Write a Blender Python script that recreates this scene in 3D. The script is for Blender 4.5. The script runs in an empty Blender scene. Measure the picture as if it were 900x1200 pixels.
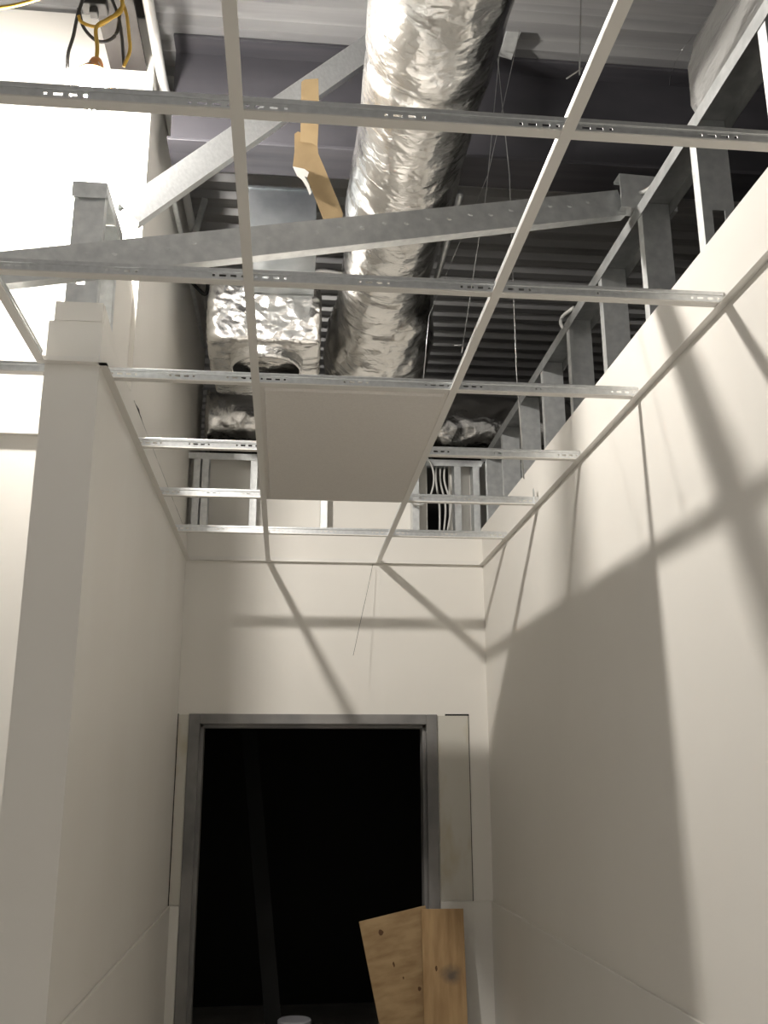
import bpy, bmesh, math, random
from mathutils import Vector, Matrix, noise
random.seed(7)
C = bpy.context.scene.collection
SC = bpy.context.scene

# ---------------------------------------------------------------- camera
F_PX, PITCH, YAW, ROLL, CAM_Z = 1132.19, 0.26957, 0.10117, -0.003186, 1.75
def cam_axes():
    cy, sy = math.cos(YAW), math.sin(YAW)
    f0 = Vector((sy*math.cos(PITCH), cy*math.cos(PITCH), math.sin(PITCH)))
    r0 = Vector((cy, -sy, 0)); u0 = r0.cross(f0)
    r = r0*math.cos(ROLL) + u0*math.sin(ROLL)
    u = -r0*math.sin(ROLL) + u0*math.cos(ROLL)
    return r, u, f0
CR, CU, CF = cam_axes()
cam = bpy.data.cameras.new('camera'); co = bpy.data.objects.new('camera', cam); C.objects.link(co)
cam.sensor_fit = 'HORIZONTAL'; cam.sensor_width = 36.0; cam.lens = F_PX/900*36.0
cam.clip_start = 0.02; cam.clip_end = 60
co.matrix_world = Matrix(((CR.x, CU.x, -CF.x, 0), (CR.y, CU.y, -CF.y, 0), (CR.z, CU.z, -CF.z, CAM_Z), (0, 0, 0, 1)))
SC.camera = co
def ray(px, py): return CF*F_PX + CR*(px-450) - CU*(py-600)
def at(px, py, Y):
    d = ray(px, py); t = Y/d.y; return Vector((d.x*t, Y, CAM_Z + d.z*t))
def atz(px, py, z):
    d = ray(px, py); t = (z-CAM_Z)/d.z; return Vector((d.x*t, d.y*t, z))
def atx(px, py, x):
    d = ray(px, py); t = x/d.x; return Vector((x, d.y*t, CAM_Z + d.z*t))

# ---------------------------------------------------------------- light, world, exposure
SC.view_settings.view_transform = 'Standard'; SC.view_settings.look = 'None'
SC.view_settings.gamma = 1; SC.view_settings.use_curve_mapping = False
SC.view_settings.exposure = 0.06
LAMP = Vector((-0.68, 2.80, 3.96))
LAMP_W = 2050.0          # emission strength of the bulb glass
w = bpy.data.worlds.new('world'); SC.world = w; w.use_nodes = True
w.node_tree.nodes['Background'].inputs[0].default_value = (0.9, 0.85, 0.78, 1)
w.node_tree.nodes['Background'].inputs[1].default_value = 0.33

# ---------------------------------------------------------------- dimensions
HC = 2.909; D = 5.2523; XL = -0.558; XR = 1.093; XA = -0.1115; XB = 0.4985; XC = -0.7215; S = 0.6232
RAIL = 1.143; DECK = 4.71
ROWS = [D - S*(7-k) for k in range(1, 7)]
LW_Y0, LW_X0 = 2.655, -0.712         # left wall: near end, far side
FRONT_Y = 3.285                      # bright wall of the space on the left

# ---------------------------------------------------------------- materials
MATS = {}
def principled(name, col, rough=0.6, metal=0.0, spec=0.5):
    m = bpy.data.materials.new(name); m.use_nodes = True
    b = m.node_tree.nodes['Principled BSDF']
    b.inputs['Base Color'].default_value = (*col, 1); b.inputs['Roughness'].default_value = rough
    b.inputs['Metallic'].default_value = metal; b.inputs['Specular IOR Level'].default_value = spec
    MATS[name] = m
    return m, m.node_tree.nodes, m.node_tree.links, b
def noise_mix(nodes, links, b, c1, c2, scale, detail=3, stretch=None, lo=.35, hi=.65, sock='Base Color'):
    tc = nodes.new('ShaderNodeTexCoord'); n = nodes.new('ShaderNodeTexNoise'); r = nodes.new('ShaderNodeValToRGB')
    n.inputs['Scale'].default_value = scale; n.inputs['Detail'].default_value = detail
    src = tc.outputs['Object']
    if stretch:
        mp = nodes.new('ShaderNodeMapping'); mp.inputs['Scale'].default_value = stretch
        links.new(src, mp.inputs[0]); src = mp.outputs[0]
    links.new(src, n.inputs['Vector']); links.new(n.outputs['Fac'], r.inputs[0])
    r.color_ramp.elements[0].position = lo; r.color_ramp.elements[1].position = hi
    r.color_ramp.elements[0].color = (*c1, 1); r.color_ramp.elements[1].color = (*c2, 1)
    links.new(r.outputs[0], b.inputs[sock]); return n, r
def add_bump(nodes, links, b, scale, strength, dist=.01, detail=4, kind='noise', stretch=None):
    tc = nodes.new('ShaderNodeTexCoord'); bp = nodes.new('ShaderNodeBump')
    src = tc.outputs['Object']
    if stretch:
        mp = nodes.new('ShaderNodeMapping'); mp.inputs['Scale'].default_value = stretch
        links.new(src, mp.inputs[0]); src = mp.outputs[0]
    if kind == 'noise':
        n = nodes.new('ShaderNodeTexNoise'); n.inputs['Detail'].default_value = detail; out = n.outputs['Fac']
    else:
        n = nodes.new('ShaderNodeTexVoronoi'); out = n.outputs['Distance']
    n.inputs['Scale'].default_value = scale
    links.new(src, n.inputs['Vector']); links.new(out, bp.inputs['Height'])
    bp.inputs['Strength'].default_value = strength; bp.inputs['Distance'].default_value = dist
    prev = b.inputs['Normal'].links
    if prev: links.new(prev[0].from_socket, bp.inputs['Normal'])
    links.new(bp.outputs[0], b.inputs['Normal'])

m, n, l, b = principled('drywall_paint', (.8, .77, .70), .62, spec=.35)
noise_mix(n, l, b, (.865, .84, .79), (.885, .86, .81), 1.6, 4)
add_bump(n, l, b, 180, .06, .002)
m, n, l, b = principled('scuffed_paint', (.8, .77, .70), .55, spec=.4)
nn, rr = noise_mix(n, l, b, (.865, .84, .79), (.89, .87, .825), 1.6, 5, (1, 1.4, .7), .40, .75)
add_bump(n, l, b, 160, .06, .002)
m, n, l, b = principled('patch_board', (.62, .60, .54), .8)
noise_mix(n, l, b, (.66, .64, .58), (.50, .43, .26), 3.2, 3, (2.2, 1, 1.0), .52, .80)
m, n, l, b = principled('wainscot_board', (.72, .71, .66), .6)
noise_mix(n, l, b, (.83, .81, .765), (.86, .84, .795), 2.0, 3)
m, n, l, b = principled('raw_gypsum', (.66, .63, .58), .9)
m, n, l, b = principled('galvanized', (.62, .64, .65), .46, .8)
noise_mix(n, l, b, (.70, .72, .73), (.86, .88, .88), 30, 3, None, .3, .7)
add_bump(n, l, b, 60, .12, .002)
m, n, l, b = principled('bright_galvanized', (.75, .77, .78), .32, .9)
noise_mix(n, l, b, (.70, .72, .73), (.80, .82, .83), 70, 2, (1, 4, 1), .3, .7)
m, n, l, b = principled('dull_galvanized', (.4, .41, .41), .5, .8)
noise_mix(n, l, b, (.36, .37, .37), (.46, .47, .47), 24, 3)
m, n, l, b = principled('duct_sheet', (.62, .66, .68), .30, 1.0)
noise_mix(n, l, b, (.34, .37, .39), (.46, .49, .51), 9, 4)
m, n, l, b = principled('grid_white', (.84, .82, .78), .45)
m, n, l, b = principled('primer_dark', (.085, .082, .095), .55)
noise_mix(n, l, b, (.052, .051, .060), (.085, .082, .094), 4, 5, (.4, 4, 1))
m, n, l, b = principled('primer_brown', (.05, .043, .042), .6)
noise_mix(n, l, b, (.018, .014, .013), (.035, .03, .028), 6, 4)
m, n, l, b = principled('deck_steel', (.42, .42, .42), .42, .45)
noise_mix(n, l, b, (.44, .44, .45), (.56, .56, .56), 3.5, 5, (.3, 6, 1))
m, n, l, b = principled('foil', (.86, .85, .83), .27, 1.0)
noise_mix(n, l, b, (.80, .79, .77), (.92, .91, .89), 7, 4)
add_bump(n, l, b, 5, .40, .03, 5, 'noise', (1, 1.8, 1)); add_bump(n, l, b, 28, .30, .008, 5); add_bump(n, l, b, 9, .25, .02, 2, 'voronoi', (1.6, .7, 1.3))
for sc_, st_, di_ in ((3.2, .5, .035), (8.0, .5, .014), (19, .45, .006)):
    add_bump(n, l, b, sc_, st_, di_, 6, 'noise', (1.0, 1.5, 1.2)); nt = [q for q in n if q.bl_idname == 'ShaderNodeTexNoise'][-1]
    nt.noise_type = 'RIDGED_MULTIFRACTAL'; nt.inputs['Distortion'].default_value = .8; nt.inputs['Roughness'].default_value = .5
m, n, l, b = principled('foil_tape', (.84, .84, .83), .18, 1.0)
add_bump(n, l, b, 40, .5, .01, 5)
m, n, l, b = principled('black_liner', (.012, .012, .012), .85)
m, n, l, b = principled('tile_face', (.82, .79, .75), .9)
noise_mix(n, l, b, (.80, .77, .73), (.84, .81, .77), 140, 2)
add_bump(n, l, b, 260, .25, .002)
m, n, l, b = principled('kraft_card', (.60, .41, .20), .8)
noise_mix(n, l, b, (.27, .19, .098), (.35, .255, .135), 9, 4)
m, n, l, b = principled('torn_white', (.75, .73, .70), .9)
m, n, l, b = principled('plywood', (.42, .27, .12), .7)
nn, rr = noise_mix(n, l, b, (.25, .15, .065), (.42, .29, .15), 5.5, 6, (1.1, 1, 3.6), .28, .62)
m, n, l, b = principled('pine_plank', (.42, .27, .13), .7)
noise_mix(n, l, b, (.32, .19, .085), (.48, .32, .16), 8, 5, (3.0, 1, .5), .3, .65)
sr = b.inputs['Base Color'].links[0].from_socket
tc = n.new('ShaderNodeTexCoord'); mp = n.new('ShaderNodeMapping'); nz = n.new('ShaderNodeTexNoise'); ad = n.new('ShaderNodeVectorMath'); dist = n.new('ShaderNodeVectorMath'); rp = n.new('ShaderNodeValToRGB'); mx = n.new('ShaderNodeMixRGB')
nz.inputs['Scale'].default_value = 26; nz.inputs['Detail'].default_value = 5
l.new(tc.outputs['Object'], nz.inputs['Vector']); ad.operation = 'MULTIPLY_ADD'; ad.inputs[1].default_value = (.05, 0, .05)
l.new(nz.outputs['Color'], ad.inputs[0]); l.new(tc.outputs['Object'], ad.inputs[2])
mp.inputs['Location'].default_value = (-.06, 0, -1.07); mp.inputs['Scale'].default_value = (1, 0, 1.25); l.new(ad.outputs[0], mp.inputs[0])
dist.operation = 'LENGTH'; l.new(mp.outputs[0], dist.inputs[0]); l.new(dist.outputs['Value'], rp.inputs[0])
rp.color_ramp.elements[0].position = .012; rp.color_ramp.elements[0].color = (.85, .85, .85, 1); rp.color_ramp.elements[1].position = .065; rp.color_ramp.elements[1].color = (0, 0, 0, 1)
l.new(rp.outputs[0], mx.inputs[0]); l.new(sr, mx.inputs[1]); mx.inputs[2].default_value = (.10, .085, .075, 1); l.new(mx.outputs[0], b.inputs['Base Color'])
m, n, l, b = principled('knot', (.12, .06, .025), .8)
m, n, l, b = principled('scorch', (.13, .11, .10), .9)
m, n, l, b = principled('door_primer', (.30, .30, .31), .45)
noise_mix(n, l, b, (.17, .168, .17), (.33, .32, .31), 4.5, 5, (1, 1, .8), .3, .7)
m, n, l, b = principled('painted_dark', (.035, .033, .03), .9)  # near-black colour paints in the gloom of the unlit spaces
m, n, l, b = principled('concrete', (.36, .34, .31), .85)
noise_mix(n, l, b, (.64, .62, .58), (.74, .72, .68), 2.5, 6)
m, n, l, b = principled('plain_steel', (.55, .55, .55), .35, 1.0)
m, n, l, b = principled('conduit_paint', (.75, .75, .74), .4, .3)
m, n, l, b = principled('yellow_cord', (.42, .26, .03), .5)
m, n, l, b = principled('grey_cable', (.035, .034, .033), .6)
m, n, l, b = principled('white_cable', (.65, .65, .63), .45)
m, n, l, b = principled('clear_film', (.80, .80, .79), .12, spec=.9)
b.inputs['Transmission Weight'].default_value = .45; b.inputs['IOR'].default_value = 1.25
add_bump(n, l, b, 16, .9, .03, 5, 'noise', (1, .25, 1))
m, n, l, b = principled('orange_plastic', (.55, .24, .08), .45)
m, n, l, b = principled('white_plastic', (.55, .55, .60), .5)
m, n, l, b = principled('stud_painted_shade', (.02, .02, .02), .8)  # doorway shade put into the leaning stud's colour to keep it dim
m, n, l, b = principled('bulb_glass', (1, 1, 1), .3)
b.inputs['Emission Color'].default_value = (1.0, .945, .87, 1); b.inputs['Emission Strength'].default_value = LAMP_W

# ---------------------------------------------------------------- mesh helpers
def bx(bm, a, b_):
    x0, x1 = sorted((a[0], b_[0])); y0, y1 = sorted((a[1], b_[1])); z0, z1 = sorted((a[2], b_[2]))
    v = [bm.verts.new(p) for p in ((x0,y0,z0),(x1,y0,z0),(x1,y1,z0),(x0,y1,z0),(x0,y0,z1),(x1,y0,z1),(x1,y1,z1),(x0,y1,z1))]
    for f in ((0,3,2,1),(4,5,6,7),(0,1,5,4),(1,2,6,5),(2,3,7,6),(3,0,4,7)): bm.faces.new([v[i] for i in f])
def tube(bm, pts, r, seg=8, cap=True):
    pts = [Vector(p) for p in pts]; rings = []
    up = Vector((.31, .17, .93))
    for i, p in enumerate(pts):
        d = (pts[min(i+1, len(pts)-1)] - pts[max(i-1, 0)]).normalized()
        a = d.cross(up)
        if a.length < .05: a = d.cross(Vector((1, 0, 0)))
        a.normalize(); c = d.cross(a)
        rr = r[i] if isinstance(r, (list, tuple)) else r
        rings.append([bm.verts.new(p + a*rr*math.cos(2*math.pi*k/seg) + c*rr*math.sin(2*math.pi*k/seg)) for k in range(seg)])
    for i in range(len(rings)-1):
        for k in range(seg):
            bm.faces.new((rings[i][k], rings[i][(k+1) % seg], rings[i+1][(k+1) % seg], rings[i+1][k]))
    if cap: bm.faces.new(rings[0][::-1]); bm.faces.new(rings[-1])
def spline(pts, n=8):
    pts = [Vector(p) for p in pts]; out = []
    q = [pts[0]*2-pts[1]] + pts + [pts[-1]*2-pts[-2]]
    for i in range(1, len(q)-2):
        for k in range(n):
            t = k/n; a, b_, c, d = q[i-1], q[i], q[i+1], q[i+2]
            out.append(.5*((2*b_) + (c-a)*t + (2*a-5*b_+4*c-d)*t*t + (3*b_-a-3*c+d)*t**3))
    out.append(pts[-1]); return out
def prism(bm, prof, axis_map):
    """closed polygon prof [(u,v)] swept between axis_map(u,v,0) and axis_map(u,v,1)"""
    a = [bm.verts.new(axis_map(u, v, 0)) for u, v in prof]; c = [bm.verts.new(axis_map(u, v, 1)) for u, v in prof]
    n_ = len(prof)
    for i in range(n_): bm.faces.new((a[i], a[(i+1) % n_], c[(i+1) % n_], c[i]))
    bm.faces.new(a[::-1]); bm.faces.new(c)
def lathe(bm, prof, center, axis='z', seg=32):
    rings = []
    for r, h in prof:
        ring = []
        for k in range(seg):
            t = 2*math.pi*k/seg
            ring.append(bm.verts.new((center[0]+r*math.cos(t), center[1]+r*math.sin(t), center[2]+h)))
        rings.append(ring)
    for i in range(len(rings)-1):
        for k in range(seg):
            bm.faces.new((rings[i][k], rings[i][(k+1) % seg], rings[i+1][(k+1) % seg], rings[i+1][k]))
    return rings
def obj(name, bm, mat, parent=None, smooth=False, bevel=0, recalc=True):
    if recalc: bmesh.ops.recalc_face_normals(bm, faces=bm.faces[:])
    me = bpy.data.meshes.new(name); bm.to_mesh(me); bm.free()
    if smooth:
        for p in me.polygons: p.use_smooth = True
    me.materials.append(MATS[mat])
    o = bpy.data.objects.new(name, me); C.objects.link(o)
    if parent:
        o.parent = parent; o.matrix_parent_inverse = Matrix.Translation(-parent.location) if parent.type == 'EMPTY' and parent.get('world_parts') else Matrix()
    if bevel:
        mo = o.modifiers.new('bevel', 'BEVEL'); mo.width = bevel; mo.segments = 2; mo.limit_method = 'ANGLE'
    return o
def tag(o, label, cat, group=None):
    o['label'] = label; o['category'] = cat
    if group: o['group'] = group
    return o
def thing(name, label, cat, loc=(0, 0, 0), group=None, local=False):
    """Empty at the thing's base; parts are modelled in world space unless local"""
    o = bpy.data.objects.new(name, None); C.objects.link(o); o.location = loc; o.empty_display_size = .05
    o['world_parts'] = 0 if local else 1
    return tag(o, label, cat, group)
def struct(name, bm, mat, bevel=0):
    o = obj(name, bm, mat, bevel=bevel); o['kind'] = 'structure'; return o
def boxes(*bs):
    bm = bmesh.new()
    for a, c in bs: bx(bm, a, c)
    return bm

# ================================================================ the setting
struct('floor', boxes(((-4, -3, -.1), (4, 9, 0))), 'concrete')
struct('wall_right', boxes(((XR, -3, 0), (XR+.016, 5.27, 3.125)), ((XR+.016, -3, 0), (XR+.10, 5.27, HC-.02))), 'drywall_paint')
struct('wall_left', boxes(((LW_X0, LW_Y0, 0), (XL, D+.01, 3.045))), 'scuffed_paint')
# full-height wall rising over the low left wall, returning as the lit wall of the next space
struct('wall_upper_left', boxes(((-.70, FRONT_Y, 3.06), (XL-.016, 5.9, DECK-.02))), 'drywall_paint')
struct('wall_next_room', boxes(((-4, FRONT_Y, 0), (LW_X0-.001, FRONT_Y+.12, DECK-.02)), ((LW_X0-.001, FRONT_Y, 3.06), (-.70, FRONT_Y+.12, DECK-.02))), 'drywall_paint')
struct('wall_far_right', boxes(((4, -3, 0), (4.1, 9, 4.9))), 'painted_dark')
struct('wall_far_back', boxes(((-4, 9, 0), (4, 9.1, 4.9))), 'painted_dark')
# back wall with door opening
DX0, DX1, DZ = -.498, .815, 2.083
struct('wall_back', boxes(((XL, D, 0), (DX0+.03, D+.016, 3.11)), ((DX1-.03, D, 0), (XR+.0, D+.016, 3.11)), ((DX0+.03, D, DZ-.03), (DX1-.03, D+.016, 3.11)),
       ((XL, D+.016, 0), (DX0+.03, D+.11, 3.11)), ((DX1-.03, D+.016, 0), (XR, D+.11, 3.11)), ((DX0+.03, D+.016, DZ-.03), (DX1-.03, D+.11, 3.11))), 'drywall_paint')
struct('wall_back_upper', boxes(((XL-.05, D+.125, 3.0), (.80, D+.14, 3.56)), ((.93, D+.125, 3.0), (1.2, D+.14, 3.56))), 'drywall_paint')
# room beyond the door, its unlit darkness painted into the wall colour
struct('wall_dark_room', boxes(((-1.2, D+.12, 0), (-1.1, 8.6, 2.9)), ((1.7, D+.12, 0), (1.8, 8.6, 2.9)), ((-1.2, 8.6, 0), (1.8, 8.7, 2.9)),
       ((-1.2, D+.12, 2.85), (1.8, 8.7, 2.9)), ((-1.2, D+.111, 0), (DX0+.03, D+.13, 2.9)), ((DX1-.03, D+.111, 0), (1.8, D+.13, 2.9)), ((DX0, D+.111, DZ-.02), (DX1, D+.13, 2.9))), 'painted_dark')
# wainscot boards, joints and chair rail ledge
struct('trim_1', boxes(((XL, LW_Y0+.002, 0), (XL+.012, D-.012, RAIL))), 'wainscot_board', .003)
struct('trim_2', boxes(((XR-.012, -3, 0), (XR, D-.012, RAIL))), 'wainscot_board', .003)
struct('trim_3', boxes(((XL, D-.012, 0), (DX0-.002, D, RAIL))), 'wainscot_board', .003)
struct('trim_4', boxes(((DX1+.002, D-.012, 0), (XR, D, RAIL))), 'wainscot_board', .003)
# unpainted filler boards either side of the door frame, with open joints
struct('trim_5', boxes(((XL+.006, D-.006, RAIL+.004), (DX0-.002, D-.0005, DZ-.004))), 'patch_board')
struct('trim_6', boxes(((DX1+.006, D-.006, RAIL+.006), (.985, D-.0005, DZ-.006))), 'patch_board')
bm = bmesh.new()
bx(bm, (.985, D-.0035, RAIL), (.989, D-.0004, DZ)); bx(bm, (.86, D-.004, DZ-.006), (.99, D-.0004, DZ+.003)); bx(bm, (XL+.001, D-.0035, RAIL), (XL+.006, D-.0004, DZ))
struct('trim_7', bm, 'black_liner')
# open ragged joint along the top edge of the low left wall
bm = bmesh.new(); lo_, hi_ = [], []
for i in range(61):
    y = 3.36 + i*(5.2-3.36)/60; w_ = .0035 + .0025*noise.noise(Vector((y*9, 0, 0))) + (.014*max(0, 1-abs(y-3.47)/.13))*(.7+.6*noise.noise(Vector((y*40, 3, 0))))
    lo_.append((y, 3.0795)); hi_.append((y, 3.0795 + max(.0015, w_)))
prism(bm, lo_ + hi_[::-1], lambda u, v, k: (XL-.0162+.0008*k, u, v))
struct('trim_8', bm, 'black_liner')
# door frame
bm = bmesh.new()
FW = .058
for x0, x1 in ((DX0, DX0+FW), (DX1-FW, DX1)): bx(bm, (x0, D-.014, 0), (x1, D+.03, DZ))
bx(bm, (DX0+FW, D-.014, DZ-.052), (DX1-FW, D+.03, DZ))
sx = .018
bx(bm, (DX0+.02, D+.03, 0), (DX0+FW+sx, D+.125, DZ-.01)); bx(bm, (DX1-FW-sx, D+.03, 0), (DX1-.02, D+.125, DZ-.01)); bx(bm, (DX0+.02, D+.03, DZ-.052-sx), (DX1-.02, D+.125, DZ-.01))
struct('door_1', bm, 'door_primer', .003)

# corrugated deck: ribs run across
bm = bmesh.new()
prof = []; y = -3.0; P = .1524
while y < 9:
    prof += [(y, DECK+.038), (y+.062, DECK+.038), (y+.078, DECK), (y+.136, DECK)]; y += P
top = [bm.verts.new((-4, a, z)) for a, z in prof]; bot = [bm.verts.new((4, a, z)) for a, z in prof]
for i in range(len(prof)-1): bm.faces.new((top[i], bot[i], bot[i+1], top[i+1]))
g = [bm.verts.new(p) for p in ((-4, -3, DECK+.08), (4, -3, DECK+.08), (4, 9, DECK+.08), (-4, 9, DECK+.08))]; bm.faces.new(g)
struct('ceiling', bm, 'deck_steel')

# ================================================================ steel
def ibeam(name, label, y, x0, x1, ztop, zbot, bf, tf, tw, mat):
    t = thing(name, label, 'beam', ((x0+x1)/2, y, zbot))
    obj('bottom_flange', boxes(((x0, y-bf/2, zbot), (x1, y+bf/2, zbot+tf))), mat, t, bevel=.003)
    obj('web', boxes(((x0, y-tw/2, zbot+tf), (x1, y+tw/2, ztop-tf))), mat, t)
    obj('top_flange', boxes(((x0, y-bf/2, ztop-tf), (x1, y+bf/2, ztop))), mat, t, bevel=.003)
    return t
ibeam('steel_beam', 'deep dark grey steel roof beam crossing above the foil duct', 3.47, -.52, 3.6, DECK-.002, 4.20, .20, .016, .012, 'primer_dark')
t = thing('steel_beam', 'short dark brown steel beam under the deck beside the glaring work lamp', 'beam', (-.66, 2.6, 4.44))
obj('bottom_flange', boxes(((-.74, 1.6, 4.44), (-.60, FRONT_Y-.002, 4.455))), 'primer_brown', t)
obj('web', boxes(((-.676, 1.6, 4.455), (-.664, FRONT_Y-.002, 4.695))), 'primer_brown', t)
obj('top_flange', boxes(((-.74, 1.6, 4.695), (-.60, FRONT_Y-.002, 4.708))), 'primer_brown', t)

# ================================================================ metal studs
def stud_profile(bm, p0, p1, side, fdir, wdt=.0921, fl=.038, th=.0022, holes=()):
    """C stud from p0 to p1 (centre of web's outer face): side = unit vector across web, fdir = the way flanges point"""
    p0 = Vector(p0); p1 = Vector(p1); ax = (p1-p0); L = ax.length; ax.normalize()
    side = (Vector(side) - ax*Vector(side).dot(ax)).normalized(); fdir = (Vector(fdir) - ax*Vector(fdir).dot(ax) - side*Vector(fdir).dot(side)).normalized()
    def slab(a0, a1, s0, s1, f0_, f1_):
        vs = [bm.verts.new(p0 + ax*a + side*s + fdir*f_) for a in (a0, a1) for s in (s0, s1) for f_ in (f0_, f1_)]
        for q in ((0,1,3,2),(4,6,7,5),(0,4,5,1),(2,3,7,6),(0,2,6,4),(1,5,7,3)): bm.faces.new([vs[i] for i in q])
    h = wdt/2; cuts = [0.0]
    for c, hl in holes: cuts += [c-hl/2, c+hl/2]
    cuts.append(L)
    for i in range(len(cuts)-1):
        if i % 2 == 0: slab(cuts[i], cuts[i+1], -h, h, 0, th)
        else:
            slab(cuts[i], cuts[i+1], -h, -.018, 0, th); slab(cuts[i], cuts[i+1], .018, h, 0, th)
    slab(0, L, -h, -h+th, th, fl); slab(0, L, h-th, h, th, fl)
    slab(0, L, -h+th, -h+.010, fl-th, fl); slab(0, L, h-.010, h-th, fl-th, fl)
TRZ = 3.55
order = ['nearest', 'second', 'third', 'fourth', 'fifth', 'sixth', 'seventh', 'eighth', 'ninth']
tr_right = bmesh.new()
bx(tr_right, (XR+.015, -1.0, TRZ-.003), (XR+.015+.095, D+.02, TRZ)); bx(tr_right, (XR+.0125, -1.0, TRZ-.045), (XR+.015, D+.02, TRZ)); bx(tr_right, (XR+.110, -1.0, TRZ-.045), (XR+.1125, D+.02, TRZ))
tag(obj('top_track', tr_right, 'dull_galvanized'), 'long galvanized top track capping the row of studs over the right wall', 'track')
for k in range(9):
    yy = 1.822 + k*.4147
    bm = bmesh.new(); hl = [(at(842, 262, yy).z-(HC-.02), .085)] if k == 1 else []
    stud_profile(bm, (XR+.062, yy, HC-.02), (XR+.062, yy, TRZ-.004), (1, 0, 0), (0, 1, 0), holes=hl)
    lab = f'{order[k]} upright galvanized stud counted from the camera above the right wall' if k else 'upright galvanized stud at the right photo edge, nearest one above the right wall'
    tag(obj('metal_stud', bm, 'galvanized'), lab, 'stud', 'studs above the right wall')
# back wall framing
bm = boxes(((XL-.02, D+.02, 3.535), (XR+.02, D+.112, 3.538)), ((XL-.02, D+.018, 3.50), (XR+.02, D+.0205, 3.538)))
tag(obj('top_track', bm, 'galvanized'), 'short galvanized top track over the studs above the door wall', 'track')
for x, lab in ((-.545, 'leftmost galvanized stud above the door wall, against the left corner'), (-.497, 'galvanized stud doubled beside the left corner stud above the door wall'),
               (-.225, 'galvanized stud above the door wall seen left of the first main tee'), (.175, 'galvanized stud above the door wall seen just behind the ceiling tile'),
               (.70, 'galvanized stud above the door wall beside the coiled cable'), (.945, 'galvanized stud above the door wall right of the dangling cables'), (1.055, 'rightmost galvanized stud above the door wall by the corner')):
    bm = bmesh.new(); stud_profile(bm, (x, D+.0675, 3.1105), (x, D+.0675, 3.532), (0, 1, 0), (1, 0, 0))
    tag(obj('metal_stud', bm, 'galvanized'), lab, 'stud', 'studs above the door wall')
# left wall framing: end post, stepped drywall, track, studs
bm = bmesh.new(); stud_profile(bm, (-.632, LW_Y0+.02, 3.05), (-.632, LW_Y0+.02, 3.515), (1, 0, 0), (0, 1, 0), holes=[(at(96, 328, LW_Y0+.02).z-3.05, .03)])
tag(obj('end_stud', bm, 'galvanized'), 'galvanized end stud standing on the near end of the left wall below the lamp', 'stud')
bm = boxes(((-.684, LW_Y0+.01, 3.515), (-.580, 2.96, 3.518)), ((-.684, LW_Y0+.01, 3.48), (-.6815, 2.96, 3.518)), ((-.5825, LW_Y0+.01, 3.48), (-.580, 2.96, 3.518)), ((-.684, LW_Y0+.008, 3.465), (-.580, LW_Y0+.0105, 3.518)))
tag(obj('top_track', bm, 'galvanized'), 'short galvanized top track on the end stud of the left wall', 'track')
bm = bmesh.new(); stud_profile(bm, (-.632, 2.90, 3.05), (-.632, 2.90, 3.513), (1, 0, 0), (0, 1, 0))
tag(obj('metal_stud', bm, 'galvanized'), 'galvanized stud standing just behind the end stud on the left wall', 'stud')
bm = boxes(((-.697, LW_Y0-.004, 3.0455), (XL-.002, LW_Y0+.012, 3.105)))
tag(obj('drywall_offcut', bm, 'drywall_paint'), 'stepped drywall piece capping the near end of the left wall', 'drywall')
bm = bmesh.new()
prism(bm, [(LW_Y0+.0125, 3.0455), (LW_Y0+.0125, 3.105), (2.70, 3.10), (2.95, 3.05), (2.95, 3.0455)], lambda u, v, k: (XL-.014*k, u, v))
tag(obj('drywall_offcut', bm, 'drywall_paint'), 'sloping cut drywall edge on the corridor side of the left wall by the end stud', 'drywall')

tag(obj('drywall_offcut', boxes(((-.606, 2.945, 3.05), (-.592, FRONT_Y-.002, 3.50))), 'drywall_paint'), 'narrow grey drywall panel standing behind the end stud on the left wall', 'drywall')
# braces
bm = bmesh.new(); stud_profile(bm, at(151, 249, 2.85), atz(470, 28, DECK-.05), (-.35, 0, .9), (0, 1, 0))
tag(obj('stud_brace', bm, 'bright_galvanized'), 'loose galvanized stud brace slanting steeply from beside the lamp up behind the duct', 'brace')
pa = at(-60, 320, 2.32); pb = at(729, 237, 2.72)
bm = bmesh.new(); stud_profile(bm, pa, pb, (0, 0, 1), (0, 1, 0))
# embossed dimples along the web
for i in range(26):
    tt = .06 + i*.035; p = pa.lerp(pb, tt)
    bmesh.ops.create_uvsphere(bm, u_segments=8, v_segments=6, radius=.009, matrix=Matrix.Translation(p + Vector((0, .001, .014 if i % 2 else .006))) @ Matrix.Diagonal((1.2, .35, .6, 1)))
t = thing('stud_brace', 'long galvanized stud brace crossing in front of the duct to the right wall track', 'brace', tuple(pb))
obj('brace_channel', bm, 'galvanized', t)
bm = bmesh.new()
q0 = at(728, 233, 2.69); stud_profile(bm, (q0.x, 2.69, 3.6165), (XR+.16, 2.70, 3.6165), (0, 0, 1), (0, 1, 0), wdt=.125, fl=.05)
o = obj('end_bracket', bm, 'galvanized', t)

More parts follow.
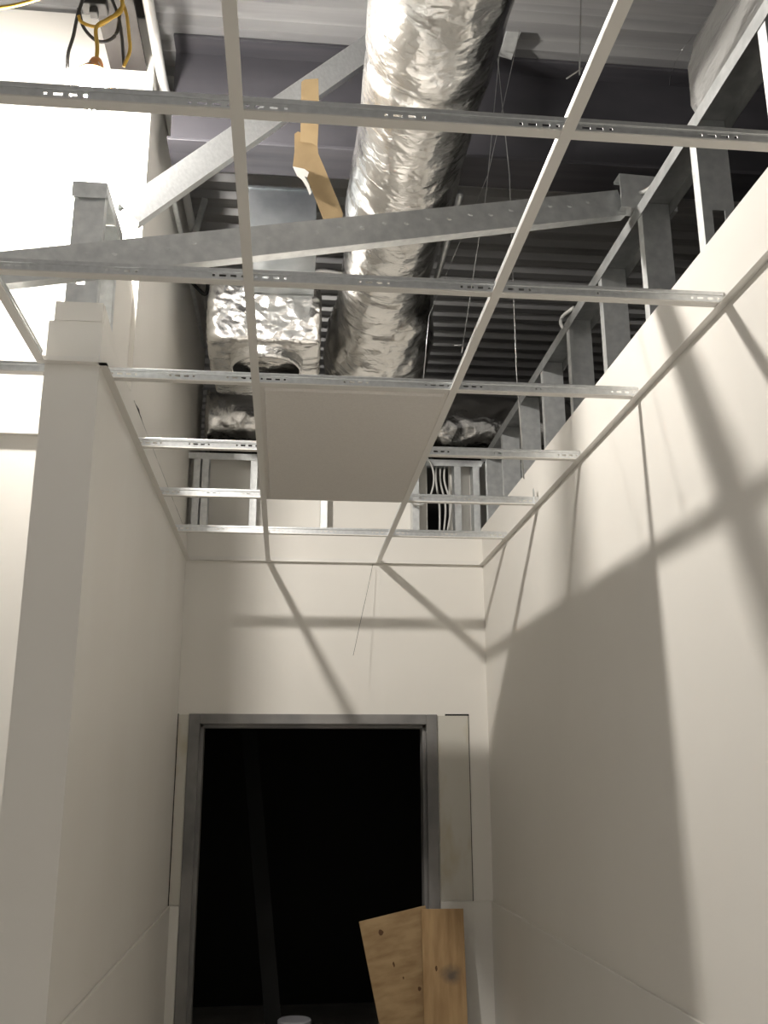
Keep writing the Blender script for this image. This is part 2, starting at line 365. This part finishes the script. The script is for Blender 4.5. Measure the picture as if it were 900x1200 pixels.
# ================================================================ suspended grid
def web_mesh(L, z0, z1, holes, th=.0012):
    bm = bmesh.new(); xs = [0.0]
    for a, c, za, zb in holes: xs += [a, c]
    xs.append(L)
    for i in range(len(xs)-1):
        if i % 2 == 0: bx(bm, (xs[i], -th/2, z0), (xs[i+1], th/2, z1))
        else:
            _, _, za, zb = holes[i//2]
            bx(bm, (xs[i], -th/2, z0), (xs[i+1], th/2, za)); bx(bm, (xs[i], -th/2, zb), (xs[i+1], th/2, z1))
    return bm
def tee(name, label, start, L, along, group, h=.038, fl=.024):
    t = thing(name, label, 'ceiling tee', start, group, local=True)
    if along == 'y': t.rotation_euler = (0, 0, math.pi/2)
    hs = []
    # slot clusters near the ends and the middle
    cl = [.05, L-.05] if L < .8 else [.05 + .305*i for i in range(int((L-.1)/.305)+1)]
    if .4 < L < .8: cl.insert(1, L/2)
    for c in cl:
        for dx, w_ in ((-.034, .006), (-.012, .016), (.014, .014), (.036, .006)):
            if .004 < c+dx-w_/2 and c+dx+w_/2 < L-.004: hs.append((c+dx-w_/2, c+dx+w_/2, h*.42, h*.42+.006))
    hs.sort(); ok = []; last = 0
    for q in hs:
        if q[0] > last+.001: ok.append(q); last = q[1]
    obj('web', web_mesh(L, .001, h-.004, ok), 'bright_galvanized', t)
    bm = boxes(((0, -.003, h-.011), (L, .003, h))); obj('bulb', bm, 'bright_galvanized', t, bevel=.0015)
    bm = boxes(((0, -fl/2, 0), (L, fl/2, .0012))); bx(bm, (0, -fl/2, .0012), (L, -fl/2+.001, .0035)); bx(bm, (0, fl/2-.001, .0012), (L, fl/2, .0035))
    obj('flange_cap', bm, 'grid_white', t)
    return t
G = 'ceiling grid tees'
GM = 'main tees of the ceiling grid'
tee('main_tee', 'left of the two long white main tees running from overhead to the door wall', (XA, 1.0, HC), D-1.0-.002, 'y', GM)
tee('main_tee', 'right of the two long white main tees running from overhead to the door wall', (XB, 1.0, HC), D-1.0-.002, 'y', GM)
tee('main_tee', 'short white main tee at the left photo edge ending on the left wall end', (XC, .9, HC), LW_Y0-.9-.004, 'y', GM)
rowname = ['nearest', 'second', 'third', 'fourth', 'fifth', 'farthest']
e = .0016
for k, yk in enumerate(ROWS):
    xl = XC if k < 2 else XL
    rn = rowname[k]
    tee('cross_tee', f'white cross tee between left wall side and left main tee in {rn} row', (xl+e, yk, HC+.0013), XA-xl-2*e, 'x', G)
    if k != 3:
        tee('cross_tee', f'white cross tee between the two main tees in {rn} row', (XA+e, yk, HC+.0013), XB-XA-2*e, 'x', G)
    tr = tee('cross_tee', f'white cross tee from right main tee to the right wall in {rn} row', (XB+e, yk, HC+.0013), XR-XB-2*e, 'x', G)
    if k == 4:
        obj('end_clip', boxes(((XR-XB-.024, -.012, .004), (XR-XB-.0225, .012, .075)), ((XR-XB-.0225, -.012, .004), (XR-XB-.004, .012, .0055))), 'galvanized', tr)
for yk, xr, lab in ((ROWS[0], XC, 'white cross tee running off the left photo edge in nearest row below the lamp'), (ROWS[1], XC, 'white cross tee leaving the left photo edge in second row'), (ROWS[2]-.02, LW_X0, 'white cross tee left of the left wall end in the neighbouring space')):
    tee('cross_tee', lab, (xr-1.2, yk, HC+.0013), 1.2-2*e, 'x', G)
# wall angles
def angle(label, bm):
    tag(obj('wall_angle', bm, 'grid_white'), label, 'wall angle', 'wall angles holding the ceiling grid')
AW = .024; AT = .0015
angle('long white wall angle along the right wall under the cross tees', boxes(((XR-AW, -1, HC-AT), (XR, D, HC)), ((XR-AT, -1, HC), (XR, D, HC+AW))))
angle('white wall angle along the left wall under the cross tees', boxes(((XL, LW_Y0-.02, HC-AT), (XL+AW, D, HC)), ((XL, LW_Y0-.02, HC), (XL+AT, D, HC+AW))))
angle('white wall angle across the door wall where the main tees end', boxes(((XL+AW, D-AW, HC-AT), (XR-AW, D, HC)), ((XL+AW, D-AT, HC), (XR-AW, D, HC+AW))))
angle('white wall angle around the near end of the left wall', boxes(((LW_X0-.02, LW_Y0-AW, HC-AT), (XL+AW, LW_Y0-.0005, HC)), ((LW_X0-.02, LW_Y0-AT, HC), (XL, LW_Y0-.0005, HC+AW))))
angle('white wall angle on the lit wall of the neighbouring space at left', boxes(((-4, FRONT_Y-AW, HC-AT), (LW_X0, FRONT_Y, HC)), ((-4, FRONT_Y-AT, HC), (LW_X0, FRONT_Y, HC+AW))))

# ceiling tile (tegular edge)
t = thing('ceiling_tile', 'single off-white ceiling tile laid between the two main tees', 'ceiling tile', ((XA+XB)/2, (ROWS[2]+ROWS[4])/2, HC))
x0, x1, y0, y1 = XA+.004, XB-.004, ROWS[2]+.004, ROWS[4]-.004
obj('tile_board', boxes(((x0, y0, HC+.0015+.0005), (x1, y1, HC+.018))), 'tile_face', t)
bm = bmesh.new(); ins = .024
prism(bm, [(0, 0), (1, 0), (1, 1), (0, 1)], lambda u, v, k: ((x0+ins-.003*k) + u*(x1-x0-2*ins+.006*k), (y0+ins-.003*k) + v*(y1-y0-2*ins+.006*k), HC-.006+.0085*k))
obj('tile_face', bm, 'tile_face', t)

# ================================================================ ducts
def foil_tube(name, pts, radii, mat, parent=None, seg=72, amp=.012, seed=0, rings=(), cap=True):
    """crinkled foil jacket round a path; rings = path fractions where bands pinch in"""
    P_ = [Vector(p) for p in pts]; bm = bmesh.new(); R = []
    L = [0]
    for i in range(1, len(P_)): L.append(L[-1] + (P_[i]-P_[i-1]).length)
    ref = Vector((0, 0, 1))
    for i, p in enumerate(P_):
        d = (P_[min(i+1, len(P_)-1)] - P_[max(i-1, 0)]).normalized()
        a = ref - d*ref.dot(d)
        if a.length < .1: a = Vector((0, 1, 0)) - d*d.y
        a.normalize(); c = d.cross(a); ring = []
        for k in range(seg):
            t_ = 2*math.pi*k/seg; dirv = a*math.cos(t_) + c*math.sin(t_)
            q = p + dirv*radii[i]
            nz = noise.noise(q*5 + Vector((seed, 0, 0)))*1.0 + noise.ridged_multi_fractal(q*9 + Vector((0, seed, 0)), .8, 2.1, 4, .9, 2.0)*.30 + noise.noise(Vector((q.x*22, q.y*9, q.z*22)))*.35
            pin = 0
            for rg, dep in rings:
                s_ = L[i] - rg*L[-1]; wv = .015*math.sin(3*t_+seed)
                pin -= dep*math.exp(-((s_+wv)/.022)**2)
            ring.append(bm.verts.new(p + dirv*(radii[i] + amp*nz + pin)))
        R.append(ring)
    for i in range(len(R)-1):
        for k in range(seg): bm.faces.new((R[i][k], R[i][(k+1) % seg], R[i+1][(k+1) % seg], R[i+1][k]))
    if cap: bm.faces.new(R[0][::-1]); bm.faces.new(R[-1])
    return obj(name, bm, mat, parent, smooth=True)
t = thing('insulated_duct', 'large round foil-wrapped duct running overhead towards the door wall', 'duct', (.40, 3.2, 3.7))
pts, rad = [], []
for i in range(150):
    y = .9 + i*(4.14-.9)/149; pts.append((.406, y, 3.955)); rad.append(.203 + .008*math.sin(y*6.1))
foil_tube('foil_jacket', pts, rad, 'foil', t, amp=.006, seed=3, rings=((.50, .014), (.72, .016), (.905, .012)))
pts, rad = [], []
for i in range(60):
    f_ = i/59; y = 4.08 + f_*1.0
    pts.append((.437, y, 3.955 - .05*f_)); rad.append(.212 + .055*math.sin(min(1, f_*1.6)*math.pi/2) - .05*max(0, f_-.8)*3)
foil_tube('elbow_jacket', pts, rad, 'foil', t, amp=.020, seed=9, rings=((.02, .02), (.92, .02)))
t2 = thing('insulated_duct', 'dark foil-wrapped duct crossing behind over the door wall', 'duct', (.4, 5.72, 3.7))
pts, rad = [], []
for i in range(90):
    x = -.52 + i*(1.75+.52)/89; pts.append((x, 5.74, 3.90)); rad.append(.205 + .008*math.sin(x*7))
foil_tube('foil_jacket', pts, rad, 'foil', t2, amp=.018, seed=14, rings=((.25, .02), (.62, .03)))
pts = [( .43, 5.10 + i*.025, 3.90) for i in range(26)]
foil_tube('stub_jacket', pts, [.19]*26, 'foil', t2, amp=.014, seed=5, seg=48)

# air terminal box
t = thing('air_terminal_box', 'foil-wrapped air terminal box with open round outlet left of the duct', 'air box', (-.13, 4.4, 3.66))
bm = bmesh.new()
NX, NY, NZ = 26, 30, 16
bx0, bx1, by0, by1, bz0, bz1 = -.405, .13, 4.1, 4.78, 3.685, 4.0
bmesh.ops.create_cube(bm, size=1); bmesh.ops.subdivide_edges(bm, edges=bm.edges[:], cuts=44, use_grid_fill=True)
for v in bm.verts:
    p = v.co.copy()
    # rounded box
    q = Vector((p.x*2, p.y*2, p.z*2)); k8 = (abs(q.x)**16 + abs(q.y)**16 + abs(q.z)**16)**(1/16)
    q /= max(k8, 1e-6)
    w_ = Vector(((bx0+bx1)/2 + q.x*(bx1-bx0)/2, (by0+by1)/2 + q.y*(by1-by0)/2, (bz0+bz1)/2 + q.z*(bz1-bz0)/2))
    nrm = q.normalized()
    nz = noise.noise(w_*6)*.7 + noise.ridged_multi_fractal(w_*13, .8, 2.1, 4, .9, 2.0)*.45 + noise.noise(w_*34)*.25
    v.co = w_ + nrm*(.013*nz - .008)
obj('foil_wrap', bm, 'foil', t, smooth=True)
bm = bmesh.new(); cx, cy = -.127, 4.315
R = lathe(bm, [(.185, .10), (.178, .06), (.170, .02), (.167, 0), (.158, 0), (.158, .10)], (cx, cy, 3.635), seg=48)
obj('outlet_collar', bm, 'foil_tape', t, smooth=True)
bm = bmesh.new(); R = lathe(bm, [(.1575, .001), (.1575, .06)], (cx, cy, 3.636), seg=48); bm.faces.new(R[1])
obj('outlet_liner', bm, 'black_liner', t, recalc=False)
obj('inlet_casing', boxes(((-.205, 3.62, 3.93), (.085, 4.10, 4.17))), 'duct_sheet', t, bevel=.004)
obj('casing_seam', boxes(((-.208, 3.615, 3.925), (-.20, 4.098, 3.935)), ((.08, 3.615, 3.925), (.088, 4.098, 3.935)), ((-.208, 3.612, 4.165), (.088, 3.625, 4.175))), 'duct_sheet', t)
bm = bmesh.new(); tube(bm, spline([at(352, 330, 4.0), at(362, 321, 4.0), at(376, 317, 4.0), at(400, 320, 4.0), at(412, 321, 4.02)], 6), .014, 10)
tag(obj('flexible_conduit', bm, 'plain_steel', smooth=True), 'short bent flexible metal conduit between air box and duct', 'conduit')

# ================================================================ pipes, cables, wires
bm = bmesh.new(); tube(bm, [(-.552, 2.0, 4.43), (-.548, 3.3, 4.45), (-.525, 4.6, 4.47), (-.52, 5.5, 4.47)], .020, 14)
tag(obj('conduit_pipe', bm, 'conduit_paint', smooth=True), 'pale straight conduit pipe running up along the upper left wall', 'pipe')
bm = bmesh.new(); tube(bm, [(-.545, 3.75, 4.22), (-.54, 4.3, 4.25), (-.535, 5.4, 4.25)], .012, 8)
tag(obj('conduit_pipe', bm, 'galvanized', smooth=True), 'thin grey conduit beside the pale pipe on the upper left wall', 'pipe')
bm = bmesh.new(); stud_profile(bm, at(240, 232, 4.4), at(228, 275, 4.4), (1, 0, 0), (0, 1, 0), wdt=.03, fl=.02)
tag(obj('pipe_bracket', bm, 'galvanized'), 'small galvanized pipe bracket left of the air terminal box', 'bracket')
bm = bmesh.new(); tube(bm, spline([at(224, 330, 4.6), at(240, 345, 4.6), at(243, 332, 4.6), at(232, 318, 4.6), at(238, 306, 4.6), at(254, 322, 4.6)], 6), .010, 8)
tag(obj('cable', bm, 'grey_cable', smooth=True), 'dark cable loop hanging between upper left wall and air box', 'cable')
# steel angle at the duct's right
bm = bmesh.new(); stud_profile(bm, at(618, -10, 3.12), at(592, 68, 3.32), (1, 0, 0), (0, 0, 1), wdt=.055, fl=.05)
tag(obj('steel_angle', bm, 'galvanized'), 'short galvanized channel hanging under the deck right of the duct', 'channel')
bm = bmesh.new(); tube(bm, [(.70, 3.585, 4.175), (.69, 5.5, 4.05)], .016, 10)
tag(obj('conduit_pipe', bm, 'galvanized', smooth=True), 'thin pipe running along the right side of the foil duct', 'pipe')
def wire(label, pts, r=.0016, mat='plain_steel', name='hanger_wire', group=None, sp=False):
    bm = bmesh.new(); tube(bm, spline(pts, 6) if sp else pts, r, 6)
    tag(obj(name, bm, mat, smooth=True), label, 'wire' if 'wire' in name else 'cable', group)
GW = 'hanger wires of the ceiling grid'
hook = at(586, 54, 3.31)
wire('hanger wire slanting from the duct side channel down to right main tee', [hook, at(570, 225, 2.85), at(541, 414, 2.60), at(543, 404, 2.602), at(533, 405, 2.60)], group=GW)
wire('long loose hanger wire hanging plumb in front of the right wall studs', [at(582, 58, 3.30), at(597, 205, 3.36), at(605, 430, 3.38), at(614, 561, 3.40)], .0022, group=GW)
wire('hanger wire from the deck to right main tee near the top photo edge', [Vector((.70, 1.66, DECK)), at(679, 88, 1.44), at(682, 80, 1.445), at(664, 92, 1.43)], .0014, group=GW)
wire('thin curved wire end hanging free from the deck near the roof beam', [atz(784, 102, DECK+.003), at(787, 85, 3.25), at(800, 58, 3.12), at(818, 36, 3.08)], .0012, group=GW, sp=True)
wire('hanger wire dropping behind the duct to third row cross tee', [Vector((.86, 3.1, 4.6)), Vector((.70, 3.05, 3.9)), at(503, 370, 2.95), at(496, 445, ROWS[2])], .0014, group=GW)
wire('thin dark wire dangling below the door wall angle from right main tee', [at(437, 661, D-.05), at(431, 690, D-.10), at(421, 735, D-.17), at(414, 768, D-.22)], .0011, 'grey_cable', group=GW)
# coil of cable and loose cables above the door wall
bm = bmesh.new()
c0 = Vector((.735, D+.005, 3.40))
pts = [c0 + Vector((.085*math.cos(a)*(1+.04*math.sin(3*a)), -.02+.012*math.sin(a*.5), .15*math.sin(a)*(1+.05*math.sin(2*a)))) for a in [i*2*math.pi/32 for i in range(70)]]
tube(bm, pts, .0055, 8)
tag(obj('cable_coil', bm, 'white_cable', smooth=True), 'coil of pale cable hanging in the studs above the door wall', 'cable')
for i, (xa, xb, lab) in enumerate(((.85, .86, 'left pale cable dangling beside the coil above the door wall'), (.875, .895, 'middle pale cable dangling beside the coil above the door wall'), (.90, .925, 'right pale cable dangling beside the coil above the door wall'))):
    wire(lab, [Vector((xa, D+.07, 3.53)), Vector((xa-.006, D+.06, 3.42)), Vector((xb, D+.05, 3.27)), Vector((xb-.01*i, D+.06, 3.115))], .006, 'white_cable', 'loose_cable', 'cables dangling beside the coil', True)
# things beyond the right stud wall
for (xa, za, xb, zb, r_, lab) in ((1.75, 3.62, 1.85, 3.5, .03, 'dark pipe running behind the right wall studs, upper one'), (2.05, 3.35, 1.95, 3.32, .022, 'dark pipe running behind the right wall studs, lower one')):
    bm = bmesh.new(); tube(bm, [(xa, .5, za), (xb, 6.5, zb)], r_, 12)
    tag(obj('conduit_pipe', bm, 'galvanized', smooth=True), lab, 'pipe')
bm = bmesh.new(); tube(bm, spline([at(740, 236, 2.72)+Vector((0, 0, .03)), at(757, 224, 2.68), at(778, 205, 2.6), at(795, 192, 2.5)], 6), .008, 8)
tag(obj('cable', bm, 'white_cable', smooth=True), 'pale cable arching over the right wall track at the brace end', 'cable')
bm = bmesh.new(); tube(bm, spline([at(663, 385, 3.45)+Vector((-.01, 0, .0)), at(657, 378, 3.45), at(660, 370, 3.45), at(673, 360, 3.4)], 6), .007, 8)
tag(obj('cable', bm, 'white_cable', smooth=True), 'small pale cable hook on the right wall track further back', 'cable')

# clear plastic sheeting laid along the right track
bm = bmesh.new(); R = []
for i in range(40):
    f_ = i/39; y = .9 + f_*1.36
    cx_ = XR+.05 - .01*math.sin(f_*5); rx = .058*(1 if f_ < .93 else max(.25, 1-((f_-.93)/.07)**2*.7)); rz = .105*(1 if f_ < .93 else max(.3, 1-((f_-.93)/.07)**2*.6))
    ring = []
    for k in range(28):
        a = 2*math.pi*k/28; q = Vector((cx_ + rx*math.copysign(abs(math.cos(a))**.8, math.cos(a)), y, TRZ+.004+rz + rz*math.sin(a)))
        q += Vector((math.cos(a), 0, math.sin(a)))*(.020*abs(math.sin(2.5*a + .9*math.sin(y*4.3) + .4*y)) - .012)
        dz = noise.noise(Vector((q.x*14, q.y*4, q.z*14)))*.014 + noise.ridged_multi_fractal(Vector((q.x*22, q.y*3.5, q.z*22)), .8, 2.1, 3, .9, 2.0)*.008
        ring.append(bm.verts.new((q.x + dz*math.cos(a), q.y, max(TRZ+.002, q.z + dz*math.sin(a)))))
    R.append(ring)
for i in range(39):
    for k in range(28): bm.faces.new((R[i][k], R[i][(k+1) % 28], R[i+1][(k+1) % 28], R[i+1][k]))
bm.faces.new(R[0][::-1]); bm.faces.new(R[-1])
tag(obj('plastic_sheeting', bm, 'clear_film', smooth=True), 'bundle of shiny clear plastic sheeting lying along the right wall track', 'plastic sheet')

# torn kraft cardboard strip
t = thing('cardboard_strip', 'torn tan cardboard strip hanging beside the foil duct', 'cardboard', tuple(at(372, 170, 2.9)))
bm = bmesh.new()
def sheet(bm, pts2, Y0, Y1, th, n_=1):
    prism(bm, pts2, lambda u, v, k: at(u, v, Y0 + (Y1-Y0)*(v-90)/165 + th*k))
sheet(bm, [(353, 96), (357, 93), (373, 92), (374, 130), (372, 172), (366, 168), (352, 166)], 2.90, 2.89, .004)
obj('upper_strip', bm, 'kraft_card', t)
bm = bmesh.new()
sheet(bm, [(345, 157), (349, 154), (355, 156), (371, 155), (373, 180), (380, 196), (402, 250), (401, 256), (379, 258), (362, 214), (357, 200), (343, 196), (345, 178)], 2.86, 2.96, .012)
obj('folded_strip', bm, 'kraft_card', t)
bm = bmesh.new()
sheet(bm, [(343, 195), (357, 198), (362, 202), (360, 208), (357, 207), (362, 216), (365, 226), (363, 229), (359, 219), (354, 211), (348, 206)], 2.85, 2.95, .008)
obj('torn_edge', bm, 'torn_white', t)

# ================================================================ work lamp and its cords
t = thing('work_lamp', 'glaring temporary work lamp hanging over the left wall end', 'lamp', tuple(LAMP))
bm = bmesh.new(); bmesh.ops.create_uvsphere(bm, u_segments=24, v_segments=16, radius=.048, matrix=Matrix.Translation(LAMP))
obj('bulb', bm, 'bulb_glass', t, smooth=True)
bm = bmesh.new(); lathe(bm, [(.0, .115), (.018, .115), (.024, .10), (.024, .055), (.018, .045), (0, .045)], LAMP, seg=20)
obj('socket', bm, 'orange_plastic', t, smooth=True)
bm = bmesh.new(); lathe(bm, [(.020, .075), (.045, .066), (.066, .044), (.066, .040), (.044, .061), (.020, .069), (.020, .075)], LAMP, seg=32)
obj('lamp_cap', bm, 'orange_plastic', t, smooth=True)
bm = bmesh.new()
for k in range(6):
    a = math.pi*k/3; tube(bm, spline([LAMP+Vector((.025*math.cos(a), .025*math.sin(a), .09)), LAMP+Vector((.075*math.cos(a), .075*math.sin(a), .02)), LAMP+Vector((.06*math.cos(a), .06*math.sin(a), -.06)), LAMP+Vector((0, 0, -.085))], 5), .0018, 6)
obj('wire_guard', bm, 'plain_steel', t, smooth=True)
bm = bmesh.new(); tube(bm, spline([LAMP+Vector((0, 0, .11)), at(114, 55, 2.8), at(113, 32, 2.8), at(128, 22, 2.8), at(143, 10, 2.8), at(140, -25, 2.8)], 6), .007, 8)
obj('cord', bm, 'yellow_cord', t, smooth=True)
jb = at(111, 6, 2.95)
t = thing('junction_box', 'small grey junction box with dangling cables above the lamp', 'electrical box', tuple(jb))
bm = bmesh.new(); bx(bm, jb+Vector((-.045, -.03, -.02)), jb+Vector((.045, .03, .10))); obj('box_body', bm, 'grey_cable', t, bevel=.004)
bm = bmesh.new(); bx(bm, jb+Vector((-.014, -.016, -.045)), jb+Vector((.014, .016, -.02))); obj('cable_clamp', bm, 'grey_cable', t, bevel=.003)
def cable(label, pix, mat, r=.006, Y=2.85):
    bm = bmesh.new(); tube(bm, spline([at(a, b_, Y+.01*i) for i, (a, b_) in enumerate(pix)], 7), r, 8)
    tag(obj('loose_cable', bm, mat, smooth=True), label, 'cable', 'cables hanging round the lamp')
cable('yellow cord swagged across above the lamp between grey cables', [(92, 18), (96, 26), (113, 31), (132, 20), (145, 6)], 'yellow_cord')
cable('yellow cord end falling right of the lamp', [(140, -6), (148, 16), (151, 40), (152, 60), (145, 78)], 'yellow_cord', Y=2.8)
cable('yellow cord run at the top left photo corner', [(-40, 12), (0, 9), (30, 3), (75, -12)], 'yellow_cord', Y=2.6)
cable('grey cable hanging straight at the left of the lamp', [(100, -10), (91, 18), (86, 42), (80, 62), (79, 80)], 'grey_cable')
cable('grey cable looping under the junction box', [(92, 10), (98, 32), (112, 47), (126, 48), (137, 38), (141, 14)], 'grey_cable', Y=2.86)
cable('grey cable hanging straight at the right of the lamp', [(128, -8), (139, 20), (143, 45), (145, 76)], 'grey_cable', Y=2.88)

# ================================================================ boards by the door
def board(name, label, mat, w_, h, th, base, yaw, lean, roll, marks):
    t = thing(name, label, 'board', (0, 0, 0), local=True)
    t.matrix_world = Matrix.Translation(base) @ Matrix.Rotation(yaw, 4, 'Z') @ Matrix.Rotation(lean, 4, 'X') @ Matrix.Rotation(roll, 4, 'Y')
    obj('panel', boxes(((-w_/2, -th/2, 0), (w_/2, th/2, h))), mat, t, bevel=.002)
    for nm, mm, x, z, rx, rz in marks:
        bm = bmesh.new()
        q = []
        for k in range(20):
            a = 2*math.pi*k/20; rr_ = 1 + .25*noise.noise(Vector((math.cos(a)*1.5+x*9, math.sin(a)*1.5, z*7)))
            q.append((x + rx*rr_*math.cos(a), z + rz*rr_*math.sin(a)))
        prism(bm, q, lambda u, v, kk: (u, -th/2-.0002-.0005*kk, v)); obj(nm, bm, mm, t)
    return t
top_f = at(518, 1067.5, 5.17)
board('plank', 'upright pale wood plank with dark smudge leaning on right door jamb', 'pine_plank', .212, 1.130, .02, Vector((top_f.x-.008, 5.005, 0)), 0, -.135, .006,
      [('knot', 'knot', -.04, .860, .006, .012)])
board('plywood_panel', 'tilted plywood offcut with knots behind the upright plank', 'plywood', .345, 1.128, .014, Vector((.795, 5.075, 0)), 0, -.115, -.207,
      [('knot', 'knot', -.075, 1.055, .012, .014), ('knot', 'knot', -.045, .900, .005, .012), ('knot', 'knot', .055, .765, .008, .01), ('knot', 'knot', -.012, .83, .004, .006)])
# inside the dark doorway
bm = bmesh.new(); q = at(345, 1194, 5.9)
lathe(bm, [(0, 0), (.07, 0), (.072, .02), (.085, q.z-.03), (.093, q.z-.03), (.093, q.z-.005), (.085, q.z), (0, q.z)], (q.x, q.y, 0), seg=28)
tag(obj('bucket', bm, 'white_plastic', smooth=False, bevel=.003), 'pale lidded bucket just inside the dark doorway at the bottom edge', 'bucket')
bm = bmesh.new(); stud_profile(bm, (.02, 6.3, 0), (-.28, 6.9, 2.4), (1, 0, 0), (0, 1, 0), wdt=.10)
tag(obj('leaning_stud', bm, 'stud_painted_shade'), 'barely visible dark length of stud leaning inside the unlit doorway', 'stud')
